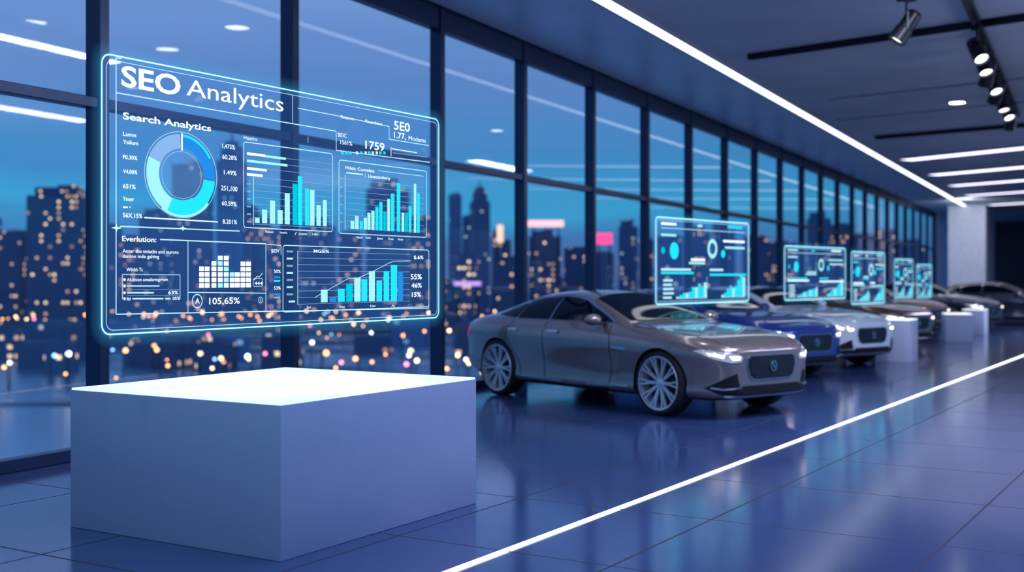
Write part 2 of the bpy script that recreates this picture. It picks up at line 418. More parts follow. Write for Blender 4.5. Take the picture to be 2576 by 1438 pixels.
T('label_text','Wlidth Ts',317,358,682,9,WH,.004)
T('value_text','$EIV',681,702,635,9,WH,.006)
T('value_text','105,65%',525,602,765,16,WH,.012)
T('value_text','MGSI%',788,827,635,8,WH,.01)
T('value_text','$.6%',1040,1064,651,9,WH,.01); T('value_text','55%',1032,1060,702,13,WH,.016); T('value_text','46%',1034,1060,723,11,WH,.016); T('value_text','15%',1035,1058,746,11,WH,.016)
T('value_text','50%',688,705,686,8,WH,.01); T('value_text','53%',688,705,728,8,WH,.01)

# donut
c = P(456,440); rx, rz = .262, .236
s = Sheet()
D = lambda a0, a1, m, k=.49, y=.004, q=1.: s.arc(c, rx*q, rz*q, k, a0*pi/180, a1*pi/180, m, y, 96)
D(0,92,M['blue'],.33); D(95,150,M['cyan'],.35); D(150,205,M['cyan'],.38); D(205,292,M['pale'],.35); D(292,357,M['lilac'],.36)
D(0,60,M['cyan'],.06,.005,1.); D(0,360,M['fill'],.99,.002,.98)
D(0,360,M['line'],.012,.005,1.06); D(0,360,M['line'],.012,.005,.58)
D(130,215,M['pale'],.05,.006,1.04)
s.line((c[0],c[1]+rz*.6), (c[0],c[1]+rz*1.02), .012, M['white'], .006)
s.done('donut_chart', H, label='cyan and blue ring chart')

def bars_obj(name, bars, base, mats, y=.004):
    s = Sheet()
    for (u0, u1, vt), m in zip(bars, mats):
        x0, _ = P(u0, 0); x1, _ = P(u1, 0); um = (u0+u1)/2
        zt_ = P(um, vt)[1]; zb = P(um, base(um))[1]
        s.rect(x0, zb, x1, zt_, m, y)
    return s.done(name, H)
def frame_obj(name, tl, tr, br, bl, grid, axis=None, extra=None):
    s = Sheet()
    x0, x1 = P(*tl)[0], P(*tr)[0]; z1 = (P(*tl)[1]+P(*tr)[1])/2; z0 = (P(*bl)[1]+P(*br)[1])/2
    s.poly(rrect_pts(x0, z0, x1, z1, .02), .006, M['line'], .003)
    for a, b_ in grid: s.line(a, b_, .0028, M['thin'], .0035)
    if axis: s.line(axis[0], axis[1], .005, M['line'], .0036)
    if extra: extra(s)
    return s.done(name, H)
def gridl(u0, u1, vtop, vbot, n):
    g = []
    xa, xb = P(u0,0)[0], P(u1,0)[0]
    z1, z0 = P(u0,vtop)[1], P(u0,vbot)[1]
    for i in range(n+1):
        z = z1+(z0-z1)*i/n; g.append(((xa,z),(xb,z)))
    return g
def ex1(s):
    for u0, u1, v, m in ((620,667,386,'white'),(668,718,393,'pale'),(620,722,404,'pale'),(620,670,423,'white'),(620,660,438,'white')):
        xa, xb = P(u0,v)[0], P(u1,v)[0]; z = P(u0,v)[1]; s.rect(xa, z-.008, xb, z+.008, M[m], .004)
    for i in range(6):
        xa, z = P(620, 462+i*19); s.rect(xa, z-.005, xa+.035, z+.005, M['thin'], .004)
frame_obj('chart_frame', (612,355), (836,388), (836,584), (612,570), gridl(636,832,445,563,7)+gridl(668,832,392,425,2), (P(637,445),P(637,566)), ex1)
W1 = [(640,652,548),(658,671,527),(678,691,504),(697,710,528),(715,728,486),(735,747,462),(748,759,443),(766,777,475),(779,790,478),(795,806,516),(811,821,503)]
bars_obj('bar_chart', W1, lambda u: 560+(u-640)*.05, [M[k] for k in ('pale','pale','pale','pale','pale','teal','cyan','cyan','pale','pale','pale')])
for t_, u0, u1, v in (('Noleent',667,687,585),('Imerie',703,721,587),('Jesusens',750,771,590),('Leiye',785,798,591)): T('label_text', t_, u0, u1, v, 6, WH, 0)
T('label_text','/',740,745,591,8,WH,0)
def ex2(s):
    x0, z = P(950,429); x1 = P(1065,429)[0]; s.line((x0,z),(x1,z),.004,M['line'],.004)
    x0, z = P(870,434); x1 = P(912,434)[0]; s.line((x0,z),(x1,z),.010,M['line'],.004); s.line(P(918,436),P(918,446),.005,M['line'],.004)
    for i in range(6):
        xa, z = P(855, 448+i*22); s.rect(xa, z-.005, xa+.028, z+.005, M['thin'], .004)
frame_obj('chart_frame', (852,400), (1072,432), (1072,598), (852,585), gridl(868,1066,450,570,8), (P(867,440),P(867,578)), ex2)
W2 = [(881,890,555),(892,901,543),(904,912,556),(914,922,547),(923,931,535),(933,941,530),(943,951,520),(953,961,508),(963,971,533),(973,980,500),(982,991,487),(997,1006,460),(1009,1016,535),(1018,1025,535),(1027,1034,518),(1040,1046,462),(1048,1055,487)]
bars_obj('bar_chart', W2, lambda u: 575+(u-880)*.06, [M[k] for k in ('pale','pale','cyan','pale','pale','pale','cyan','cyan','teal','pale','cyan','cyan','pale','teal','cyan','pale','cyan')])
T('heading_text','Hdclc Cumelats',868,941,425,8,WH,.01); T('label_text','Linsessidony',925,981,446,8,WH,.006)
for t_, u0, u1, v in (('Naterl',896,911,599),('Robal',919,931,600),('Jltonol',947,961,602),('Thonia',975,989,603),('Fauoe',1000,1013,604)): T('label_text', t_, u0, u1, v, 6, WH, 0)
def ex3(s):
    s.poly([P(790,748),P(835,722),P(873,701),P(900,699),P(945,678),P(975,662),P(988,657),P(1032,656)], .004, M['line'], .006)
    for i in range(8):
        xa, z = P(720 if i < 7 else 725, 632+i*18); s.rect(xa, z-.006, xa+.06, z+.006, M['line'] if i%2 else M['thin'], .004)
frame_obj('chart_frame', (711,615), (1078,630), (1078,773), (711,782), gridl(748,1030,632,765,8), (P(748,630),P(748,766)), ex3)
W3 = [(806,823,728),(828,844,748),(849,866,726),(870,886,713),(890,906,698),(908,923,702),(927,942,682),(946,960,705),(964,978,682),(982,998,666),(1000,1013,683)]
bars_obj('bar_chart', W3, lambda u: 760-(u-806)*.02, [M[k] for k in ('pale','blue','cyan','teal','pale','cyan','pale','cyan','cyan','cyan','blue')])
for t_, u0, u1, v in (('Raxr',771,782,775),('Dutut',853,866,774),('Kxies',930,943,772),('Au',984,992,771)): T('label_text', t_, u0, u1, v, 6, WH, 0)
# cell chart
s = Sheet()
for u0, vt in ((500,672),(514,672),(531,652),(547,634),(562,634),(577,675),(590,675),(604,648),(618,648)):
    x0, x1 = P(u0,0)[0], P(u0+12,0)[0]; zt_ = P(u0,vt)[1]; z = P(560,723)[1]
    while z+.02 < zt_:
        s.rect(x0, z, x1, z+.027, M['white'] if R.random()<.8 else M['pale'], .004); z += .033
s.done('cell_chart', H)
s = Sheet(); s.poly(rrect_pts(*P(636,720), *P(660,700), .01), .004, M['line'], .003); s.poly([P(638,704),P(646,694),P(651,697),P(659,686)], .004, M['white'], .004); s.done('graph_icon', H)
s = Sheet(); s.arc(P(495,757), .042, .042, .14, 0, 2*pi, M['line'], .004); s.done('circle_icon', H)
s = Sheet(); s.arc(P(654,754), .02, .02, .2, 0, 2*pi, M['line'], .004); s.line(P(654,750),P(654,757),.004,M['line'],.004); s.done('circle_icon', H)
T('value_text','A',490,501,763,13,WH,.01); T('value_text','444',639,659,716,8,WH,.01)
s = Sheet()
s.poly([P(307,752),P(307,690),P(452,691),P(452,752)], .004, M['line'], .003)
for v in (719,736,751): s.arc(P(312,v), .008,.008,.99,0,2*pi,M['white'],.004,12)
s.arc(P(312,703), .008,.008,.99,0,2*pi,M['white'],.004,12)
s.line(P(318,719),P(400,719),.007,M['line'],.004); s.line(P(318,736),P(386,736),.008,M['line'],.004); s.line(P(332,751),P(410,751),.008,M['line'],.004); s.line(P(414,751),P(428,751),.008,M['line'],.004)
s.line(P(318,728),P(450,728),.0025,M['thin'],.004); s.line(P(318,743),P(450,743),.0025,M['thin'],.004)
s.done('list_box', H)
s = Sheet(); s.line(P(308,521),P(320,521),.008,M['white'],.004); s.line(P(324,521),P(328,521),.008,M['line'],.004); s.done('text_dash', H)
for v1, v2, m1, m2 in ((697,706,'blue','cyan'),(740,748,'blue','thin')):
    s = Sheet(); s.line(P(688,v1),P(704,v1),.012,M[m1],.004); s.line(P(688,v2),P(704,v2),.012,M[m2],.004); s.done('scale_mark', H)
s = Sheet()
for u in (857,867,877,894,905,916,925,934,944,953,963):
    x0, z = P(u,383); s.rect(x0, z-.014, x0+.026, z+.008, M['cyan'] if u%2 else M['line'], .004)
s.done('progress_blocks', H)
T('label_text','Alullnion antellaringrrom',318,421,707,8,WH,.004); T('value_text','63%',422,447,740,9,WH,.012); T('value_text','05%',433,451,754,8,WH,.012); T('label_text','Iti',318,327,755,8,WH,.01)
for u, v, r in ((291,573,.022),(458,574,.016)):
    s = Sheet(); cx, cz = P(u, v)
    for k in range(4):
        a = k*pi/2; l = r*(1.6 if k%2 == 0 else 1.)
        s.face([(cx+.007*math.cos(a+pi/2), cz+.007*math.sin(a+pi/2)), (cx+l*math.cos(a), cz+l*math.sin(a)), (cx-.007*math.cos(a+pi/2), cz-.007*math.sin(a+pi/2))], M['edge'], .007)
    s.done('light_glint', H)  # sparkle drawn in as emissive star points

# ------------------------------------------------------------------ smaller floating screens
def mini(x, y, L_, z0, z1, d, var):
    e = empty('hologram_screen', (x,y,0), math.atan2(d[1], d[0]), label='small floating translucent cyan dashboard screen above the parked cars', category='hologram screen', group='floating dashboard screens over the cars')
    h = z1-z0; rr_ = random.Random(var*3+1)
    X = lambda t: t*L_
    Z = lambda t: z0+t*h
    s = Sheet(); s.face(rrect_pts(0,z0,L_,z1,.05)[:-1], M['pane'], 0); s.done('screen_pane', e)
    s = Sheet(); s.poly(rrect_pts(0,z0,L_,z1,.05), .011, M['edge'], .003); s.poly(rrect_pts(.03,z0+.03,L_-.03,z1-.03,.04), .005, M['line'], .003); s.done('outer_frame', e)
    ringband(bmesh.new(), 0, z0, L_, z1, .05, (-.05,-.03,.0,.03,.07), (0,.07,.2,.07,0), e, 'painted_frame_bloom', M['glow'])  # painted bloom band around the small frame
    s = Sheet()
    for i, (a, b_, t) in enumerate(((.05,.20,.93),(.05,.2,.80),(.42,.47,.93),(.75,.92,.94),(.7,.95,.76),(.72,.95,.68),(.05,.35,.40),(.05,.38,.36),(.35,.5,.52),(.33,.5,.48),(.55,.7,.40),(.55,.97,.34))):
        s.rect(X(a), Z(t)-h*.014, X(b_), Z(t)+h*.014, M[('white','pale','line','cyan')[(i+var)%4]], .004)
    s.line((X(.05),Z(.88)),(X(.95),Z(.88)),.008,M['line'],.004)
    for i in range(5): s.rect(X(.07), Z(.06+.05*i), X(.15+.03*rr_.random()), Z(.085+.05*i), M['line'], .004)
    s.done('text_lines', e)
    for nm, cx, cz, rr2, k, mm in (('disc_chart',.18,.62,.10,.99,'cyan'),('small_disc',.07,.62,.04,.99,'teal'),('ring_chart',.58,.66,.12,.4,'pale'),('small_disc',.70,.60,.05,.99,'cyan')):
        s = Sheet(); s.arc((X(cx),Z(cz)), h*rr2, h*rr2, k, 0, 2*pi, M[mm], .004, 36); s.done(nm, e)
    s = Sheet()
    for i in range(10): s.rect(X(.20+i*.032), Z(.06), X(.228+i*.032), Z(.08+.02*i*(.7+.5*rr_.random())), M['cyan' if i%3 else 'pale'], .004)
    s.line((X(.20),Z(.06)),(X(.52),Z(.06)),.008,M['line'],.004); s.line((X(.52),Z(.06)),(X(.52),Z(.32)),.006,M['line'],.004)
    s.done('bar_chart', e)
    s = Sheet()
    for i in range(9): s.rect(X(.68+i*.031), Z(.06), X(.708+i*.031), Z(.09+.035*i*(.6+.5*rr_.random())), M['cyan' if i%4 else 'pale'], .004)
    s.line((X(.68),Z(.06)),(X(.96),Z(.06)),.008,M['line'],.004)
    s.done('bar_chart', e)
MD = (.63,.777)
mini(1.70,14.0,2.32,1.20,2.235,MD,0)
mini(4.03,17.5,2.2,1.177,1.983,MD,1)
mini(5.74,20.0,1.46,1.06,1.95,MD,2)
mini(7.76,24.0,1.03,1.10,1.88,MD,3)
mini(9.58,28.0,1.0,1.03,1.81,MD,4)

# ------------------------------------------------------------------ sedan
paint = {}
def paintm(n, c, metal=.55, rough=.28): paint[n] = pmat('car_paint_'+n, c, rough, metal, 1., var=.04, nscale=3)
paintm('taupe', (.30,.235,.215), .6, .22); paintm('navy', (.015,.045,.28), .3); paintm('white', (.82,.86,.90), .05, .3); paintm('maroon', (.16,.05,.055)); paintm('dark', (.035,.04,.07)); paintm('bronze', (.22,.12,.09))
M['glassd'] = pmat('car_glass', (.003,.005,.012), .05, .0, 0., spec=.18)
M['chrome'] = pmat('chrome', (.55,.57,.62), .2, 1.)
M['dchrome'] = pmat('dark_chrome', (.22,.23,.27), .3, .9)
M['mchrome'] = pmat('satin_chrome', (.45,.46,.50), .3, .9)
M['rubber'] = pmat('tyre_rubber', (.010,.010,.013), .7)
M['rim'] = pmat('alloy_rim', (.72,.75,.80), .3, .5)
M['plast'] = pmat('black_plastic', (.008,.009,.013), .5, spec=.25)
M['lampglass'] = pmat('headlamp_glass', (.4,.48,.6), .12, .4, 1., emis=(1.,.92,.82), estr=.2)
M['lampbright'] = emat('headlamp_lit', (1.,.90,.75), 4., False)
M['tail'] = pmat('tail_lamp', (.35,.01,.02), .2, 0, 1., emis=(1,.02,.04), estr=.15)
AXF, AXR, WR = 1.57, -1.33, .36
# x, half width, bottom z, shoulder z, belt(y,z), cant(y,z), roof(y,z), centre z
ST = [
 (2.40,.50,.30,.67,.45,.70,.34,.715,.19,.722,.725),
 (2.37,.64,.23,.70,.57,.745,.44,.765,.24,.775,.778),
 (2.27,.76,.20,.735,.67,.79,.52,.815,.29,.828,.832),
 (2.10,.86,.18,.775,.75,.84,.58,.868,.31,.88,.885),
 (1.85,.915,.18,.815,.80,.885,.62,.912,.32,.925,.93),
 (1.57,.935,.18,.84,.82,.92,.65,.948,.33,.96,.965),
 (1.2,.935,.17,.865,.82,.945,.66,.975,.34,.99,.995),
 (1.0,.93,.17,.875,.82,.96,.68,.988,.35,1.005,1.01),
 (.92,.93,.17,.88,.81,.968,.69,1.015,.37,1.035,1.04),
 (.60,.93,.17,.89,.80,.985,.665,1.135,.41,1.18,1.19),
 (.28,.93,.17,.897,.80,.99,.635,1.245,.40,1.30,1.312),
 (.12,.93,.17,.90,.80,.995,.62,1.28,.37,1.335,1.345),
 (-.3,.93,.17,.905,.80,1.0,.60,1.305,.35,1.36,1.37),
 (-.75,.93,.17,.91,.80,1.005,.585,1.28,.34,1.34,1.352),
 (-1.05,.935,.17,.92,.80,1.01,.575,1.23,.34,1.295,1.31),
 (-1.4,.93,.18,.93,.79,1.015,.575,1.135,.35,1.195,1.21),
 (-1.72,.905,.20,.93,.77,1.0,.58,1.05,.35,1.085,1.095),
 (-2.0,.85,.24,.915,.71,.985,.55,1.015,.32,1.03,1.035),
 (-2.19,.76,.30,.89,.63,.95,.49,.975,.28,.99,.99),
 (-2.27,.62,.38,.80,.52,.88,.40,.905,.22,.915,.915)]
def car_body():
    bm = bmesh.new(); rows = []
    for x, w_, zb, zs, y7, z7, y8, z8, y9, z9, zt_ in ST:
        si = .945 if abs(x) < 1.0 else .97
        half = [(.6*w_,zb),(.92*w_,zb+.025),((si+.012)*w_,zb+.11),((si-.008)*w_,zb+.36*(zs-zb)),(w_*.993,zb+.74*(zs-zb)),(w_,zb+.86*(zs-zb)),(.965*w_,zs),(y7,z7),(y8,z8),(y9,z9)]
        ring = [(0,zb)]+half+[(0,zt_)]+[(-y,z) for y, z in reversed(half)]
        rows.append([bm.verts.new((x,y,z)) for y, z in ring])
    n = len(rows[0])
    for a, b_ in zip(rows, rows[1:]):
        for i in range(n): bm.faces.new((a[i], a[(i+1)%n], b_[(i+1)%n], b_[i]))
    for r in (rows[0], rows[-1]):
        h = n//2
        for i in range(1, h-1): bm.faces.new((r[i], r[i+1], r[n-i-1], r[n-i]))
        bm.faces.new((r[0], r[1], r[n-1])); bm.faces.new((r[h], r[h-1], r[h+1]))
    bmesh.ops.recalc_face_normals(bm, faces=bm.faces)
    cl = bm.edges.layers.float.new('crease_edge')
    idx = {}
    for ri, r in enumerate(rows):
        for i, v in enumerate(r): idx[v] = (ri, i)
    for e in bm.edges:
        a, b_ = idx[e.verts[0]], idx[e.verts[1]]
        if a[1] == b_[1] and a[0] != b_[0] and 2 <= a[0] <= 17:
            if a[1] in (7, n-7): e[cl] = .7
            if a[1] in (5, n-5): e[cl] = .5
            if a[1] in (8, n-8) and 8 <= a[0] <= 16: e[cl] = .6
            if a[1] in (9, n-9) and 8 <= a[0] <= 10: e[cl] = .4
            if a[1] in (3, n-3): e[cl] = .6
        if a[0] == b_[0] == 8 and min(a[1],b_[1]) >= 8 and max(a[1],b_[1]) <= n-8: e[cl] = .5
    me = bpy.data.meshes.new('sedan_body'); bm.to_mesh(me); bm.free()
    return me
tmp = bpy.data.objects.new('tmp_body', car_body()); COL.objects.link(tmp)
ss = tmp.modifiers.new('s','SUBSURF'); ss.levels = 3; ss.render_levels = 3
dg = bpy.context.evaluated_depsgraph_get()
smooth_me = bpy.data.meshes.new_from_object(tmp.evaluated_get(dg))
bmt = bmesh.new(); bmt.from_mesh(smooth_me); BV = BVHTree.FromBMesh(bmt); bmt.free()
cuts = []
for ax in (AXF, AXR):
    for sd in (1,-1):
        bm = bmesh.new(); r_ = .388
        ra = lathe(bm, [(r_,.60*sd),(r_,1.3*sd)], 48, 'y', 0, (ax,0,WR))
        bm.faces.new(ra[0]); bm.faces.new(ra[1])
        o = put('tmp_cut', bm_mesh(bm)); cuts.append(o)
        m_ = tmp.modifiers.new('b','BOOLEAN'); m_.operation = 'DIFFERENCE'; m_.object = o; m_.solver = 'EXACT'
dg = bpy.context.evaluated_depsgraph_get(); dg.update()
body_me = bpy.data.meshes.new_from_object(tmp.evaluated_get(dg)); body_me.name = 'sedan_body'
for o in cuts+[tmp]: bpy.data.objects.remove(o)
body_me.materials.clear(); body_me.materials.append(paint['taupe']); body_me.materials.append(M['plast'])
for p_ in body_me.polygons:
    c_ = p_.center; p_.use_smooth = True; p_.material_index = 0
    for ax in (AXF, AXR):
        d_ = math.hypot(c_.x-ax, c_.z-WR)
        if d_ < .39 and abs(c_.y) > .59 and (abs(p_.normal.y) < .3 or abs(c_.y) < .61) : p_.material_index = 1
    if c_.z < .225: p_.material_index = 1
body_me.set_sharp_from_angle(angle=math.radians(38))

def decal(poly, Dn, off, step=.05, mirror=False, thick=0., V_=Vector((0,0,1))):
    """drape a flat outline (u along U, v along V) on the body skin, seen along -Dn"""
    Dn = Vector(Dn).normalized()
    U = V_.cross(Dn).normalized(); Vv = Dn.cross(U).normalized()
    bm = bmesh.new()
    bm.faces.new([bm.verts.new((p_[0],p_[1],0)) for p_ in poly])
    for k in (0,1):
        lo = min(p_[k] for p_ in poly); hi = max(p_[k] for p_ in poly)
        n = int((hi-lo)/step)
        for i in range(1, n+1):
            co = [0,0,0]; no_ = [0,0,0]; co[k] = lo+(hi-lo)*i/(n+1); no_[k] = 1
            bmesh.ops.bisect_plane(bm, geom=bm.verts[:]+bm.edges[:]+bm.faces[:], plane_co=co, plane_no=no_)
    dead = []
    for v in bm.verts:
        hit = BV.ray_cast(Dn*6+U*v.co.x+Vv*v.co.y, -Dn)
        if hit[0] is None: dead.append(v)
        else: v.co = hit[0]+hit[1]*off
    if dead: bmesh.ops.delete(bm, geom=dead, context='VERTS')
    bmesh.ops.recalc_face_normals(bm, faces=bm.faces)
    if bm.faces:
        av = sum((f.normal.dot(Dn) for f in bm.faces))
        if av < 0: bmesh.ops.reverse_faces(bm, faces=bm.faces)
    if thick:
        r = bmesh.ops.extrude_face_region(bm, geom=bm.faces[:])
        vs = [g_ for g_ in r['geom'] if isinstance(g_, bmesh.types.BMVert)]
        for v in vs: v.co -= Dn*thick
        bmesh.ops.recalc_face_normals(bm, faces=bm.faces)
    if mirror:
        for v in bm.verts: v.co.y *= -1
        bmesh.ops.reverse_faces(bm, faces=bm.faces)
    me = bpy.data.meshes.new('d'); bm.to_mesh(me); bm.free()
    for p_ in me.polygons: p_.use_smooth = True
    me.set_sharp_from_angle(angle=math.radians(40))
    return me
def side(poly): return [(-x, z) for x, z in poly]
SIDE = (0,1,0)
def strip_poly(pts, wd):
    L_ = []; R_ = []
    for i, p_ in enumerate(pts):
        a = Vector(pts[max(0,i-1)]); b_ = Vector(pts[min(len(pts)-1,i+1)]); d = (b_-a).normalized(); n_ = Vector((-d.y,d.x))*wd/2
        L_.append(tuple(Vector(p_)+n_)); R_.append(tuple(Vector(p_)-n_))
    return L_+R_[::-1]
parts = []
def addp(name, me, mats, label=None):
    me.materials.clear()
    for m_ in mats: me.materials.append(m_)
    parts.append((name, me, label))
winF = [(.72,1.003),(.42,1.125),(.12,1.235),(-.12,1.268),(-.36,1.275),(-.38,1.003)]
winR = [(-.42,1.003),(-.40,1.275),(-.75,1.252),(-1.0,1.205),(-1.02,1.006)]
winQ = [(-1.06,1.008),(-1.04,1.193),(-1.25,1.13),(-1.47,1.035)]
trimW = [(.79,.992),(.42,1.143),(.12,1.253),(-.12,1.285),(-.36,1.292),(-.75,1.27),(-1.02,1.222),(-1.27,1.145),(-1.55,1.03),(-1.50,.998)]
handle = lambda x: [(x-.09,.855),(x-.085,.878),(x+.085,.878),(x+.09,.855),(x+.08,.848),(x-.08,.848)]
for mir in (False, True):
    addp('window_trim', decal(side(trimW), SIDE, .003, .04, mir), [M['chrome']], 'chrome window surround')
    addp('side_window', decal(side(winF), SIDE, .010, .04, mir), [M['glassd']], 'dark tinted side glass')
    addp('side_window', decal(side(winR), SIDE, .010, .04, mir), [M['glassd']], 'dark tinted side glass')
    addp('quarter_window', decal(side(winQ), SIDE, .010, .04, mir), [M['glassd']], 'dark tinted side glass')
    for pts in ([(.74,.96),(.80,.80),(.80,.45),(.74,.24)], [(-.40,.97),(-.40,.24)], [(-1.04,.98),(-1.12,.80),(-1.0,.62),(-.88,.45),(-.84,.24)], [(.74,.24),(-.84,.24)]):
        addp('door_seam', decal(side(strip_poly(pts, .012)), SIDE, .002, .05, mir), [M['plast']])
    addp('door_handle', decal(side(handle(-.20)), SIDE, .024, .03, mir, .022), [M['chrome']], 'chrome door handle')
    addp('door_handle', decal(side(handle(-.98)), SIDE, .024, .03, mir, .022), [M['chrome']], 'chrome door handle')
    addp('sill_trim', decal(side(strip_poly([(1.1,.30),(.2,.265),(-.86,.29)], .022)), SIDE, .008, .05, mir, .006), [M['chrome']])
    addp('fender_vent', decal(side([(1.08,.70),(.86,.715),(.84,.735),(1.06,.73)]), SIDE, .008, .03, mir, .006), [M['chrome']])
    hd = (.82,.57,0)
    addp('headlight', decal([(-.985,.665),(-.965,.618),(-.84,.612),(-.66,.650),(-.46,.735),(-.54,.750),(-.78,.722),(-.93,.698)], hd, .006, .02, mir), [M['lampglass']], 'lit slim angled headlight')
    addp('headlight_bulb', decal([(-.95,.676),(-.94,.645),(-.86,.638),(-.82,.680)], hd, .011, .02, mir), [M['lampbright']], 'bright lamp element')
    addp('headlight_bulb', decal([(-.77,.688),(-.76,.66),(-.66,.68),(-.58,.715)], hd, .011, .02, mir), [M['lampbright']], 'bright lamp element')
    addp('side_intake', decal([(-.91,.50),(-.97,.27),(-.74,.27),(-.56,.34),(-.74,.43)], hd, .005, .02, mir), [M['plast']], 'dark triangular bumper intake')
    addp('intake_blade', decal(strip_poly([(-.94,.345),(-.76,.33),(-.63,.345)], .018), hd, .012, .03, mir, .006), [M['chrome']])
    addp('tail_light', decal([(.5,.86),(.55,.74),(.85,.76),(1.0,.78),(1.0,.84),(.8,.87)], (-.8,.6,0), .006, .03, mir), [M['tail']], 'red tail light')
FR = (1,0,0)
gr = [(-.35,.685),(-.40,.655),(-.405,.57),(-.37,.46),(-.30,.42),(.30,.42),(.37,.46),(.405,.57),(.40,.655),(.35,.685)]
addp('grille_surround', decal(gr, FR, .010, .03, False, .012), [M['mchrome']], 'thin chrome grille surround')
addp('grille', decal([(x*.955, .552+(z-.552)*.92) for x, z in gr], FR, .014, .03), [M['plast']], 'black grille with vertical bars')
bmg = bmesh.new()
for i in range(-11, 12):
    x = i*.031
    zl = .442+(.04 if abs(i) > 9 else 0); zh = .665-(.02 if abs(i) > 10 else 0)
    me_ = decal([(x-.003,zl),(x+.003,zl),(x+.003,zh),(x-.003,zh)], FR, .020, .03, False, .008)
    bmg.from_mesh(me_)
me_ = bpy.data.meshes.new('slats'); bmg.to_mesh(me_); bmg.free(); addp('grille_bars', me_, [M['dchrome']])
bmg = bmesh.new()
rg = [(.045*math.cos(2*pi*i/20), .56+.052*math.sin(2*pi*i/20)) for i in range(21)]
for a, b_ in zip(rg, rg[1:]): bmg.from_mesh(decal(strip_poly([a,b_], .015), FR, .032, .05, False, .012))
bmg.from_mesh(decal(strip_poly([(-.026,.595),(.026,.525)], .018), FR, .034, .05, False, .012))
me_ = bpy.data.meshes.new('emblem'); bmg.to_mesh(me_); bmg.free(); addp('emblem', me_, [M['chrome']], 'round chrome emblem with a slanted bar')
addp('lower_intake', decal([(-.46,.36),(-.54,.265),(.54,.265),(.46,.36)], FR, .006, .03), [M['plast']], 'dark lower bumper intake')
addp('bumper_lip', decal(strip_poly([(-.66,.262),(-.5,.25),(.5,.25),(.66,.262)], .020), FR, .012, .05, False, .006), [M['chrome']])
TOP = (0,0,1)
def top(poly): return [(-y, x) for x, y in poly]
addp('windshield', decal(top([(.955,0),(.945,.45),(.90,.665),(.60,.625),(.24,.575),(.21,.35),(.205,0),(.21,-.35),(.24,-.575),(.60,-.625),(.90,-.665),(.945,-.45)]), TOP, .008, .05, V_=Vector((1,0,0))), [M['glassd']], 'dark windshield glass')
addp('rear_window', decal(top([(-1.02,0),(-1.04,.46),(-1.35,.50),(-1.62,.52),(-1.66,0),(-1.62,-.52),(-1.35,-.50),(-1.04,-.46)]), TOP, .006, .05, V_=Vector((1,0,0))), [M['glassd']], 'dark rear glass')
for sg in (1,-1):
    addp('hood_seam', decal(top(strip_poly([(2.22,.62*sg),(1.7,.755*sg),(1.05,.77*sg)], .010)), TOP, .002, .05, V_=Vector((1,0,0))), [M['plast']])
for sg in (1,-1):
    bm = bmesh.new(); bmesh.ops.create_uvsphere(bm, u_segments=20, v_segments=12, radius=1)
    for v in bm.verts:
        c_ = v.co; x, y, z = c_
        c_.x = .075*x*(1.2 if x > 0 else .55)+.60; c_.y = sg*(.125*y+1.0); c_.z = .068*z+1.03
    me_ = bm_mesh(bm, smooth=True); parts.append(('mirror_shell', me_, None)); me_.materials.append(paint['taupe'])
    bm = bmesh.new(); bx(bm, (.62, sg*.90, .985), (.08,.17,.03)); bevel(bm, .008, 1); me_ = bm_mesh(bm); me_.materials.append(M['plast']); parts.append(('mirror_arm', me_, None))
# wheels
bm = bmesh.new()
lathe(bm, [(.285,-.10),(.31,-.118),(.338,-.115),(.356,-.098),(.36,-.05),(.36,.05),(.356,.098),(.338,.115),(.31,.118),(.285,.10),(.285,-.10)], 56, 'y')
tire_me = bm_mesh(bm, smooth=True); tire_me.materials.append(M['rubber'])
bm = bmesh.new()
lathe(bm, [(.282,.117),(.296,.121),(.302,.112),(.292,.100),(.276,.094),(.268,.05),(.262,-.09)], 56, 'y')
lathe(bm, [(.001,.092),(.028,.092),(.048,.085),(.060,.065),(.060,.02)], 32, 'y')
for k in range(10):
    for dlt in (-.10,.10):
        a = 2*pi*k/10+dlt*1.0; a_in = 2*pi*k/10+dlt*.3
        pts = []
        for rr_, aa, hw, yy in ((.05,a_in,.013,.082),(.16,(a+a_in)/2,.0095,.095),(.282,a,.011,.112)):
            cx, cz = math.cos(aa)*rr_, math.sin(aa)*rr_; tx, tz = -math.sin(aa)*hw, math.cos(aa)*hw
            pts.append([(cx-tx,yy,cz-tz),(cx+tx,yy,cz+tz),(cx+tx*.8,yy-.03,cz+tz*.8),(cx-tx*.8,yy-.03,cz-tz*.8)])
        vs = [[bm.verts.new(q) for q in p_] for p_ in pts]
        for a_, b_ in zip(vs, vs[1:]):
            for i in range(4): bm.faces.new((a_[i], a_[(i+1)%4], b_[(i+1)%4], b_[i]))
rim_me = bm_mesh(bm, smooth=True, sharp=30); rim_me.materials.append(M['rim'])
bm = bmesh.new(); lathe(bm, [(.001,.0),(.17,.0),(.17,.012),(.001,.012)], 40, 'y'); lathe(bm, [(.16,-.02),(.275,-.02)], 40, 'y')
bx(bm, (-.14,.02,.05), (.07,.05,.12))
disc_me = bm_mesh(bm); disc_me.materials.append(M['black'])

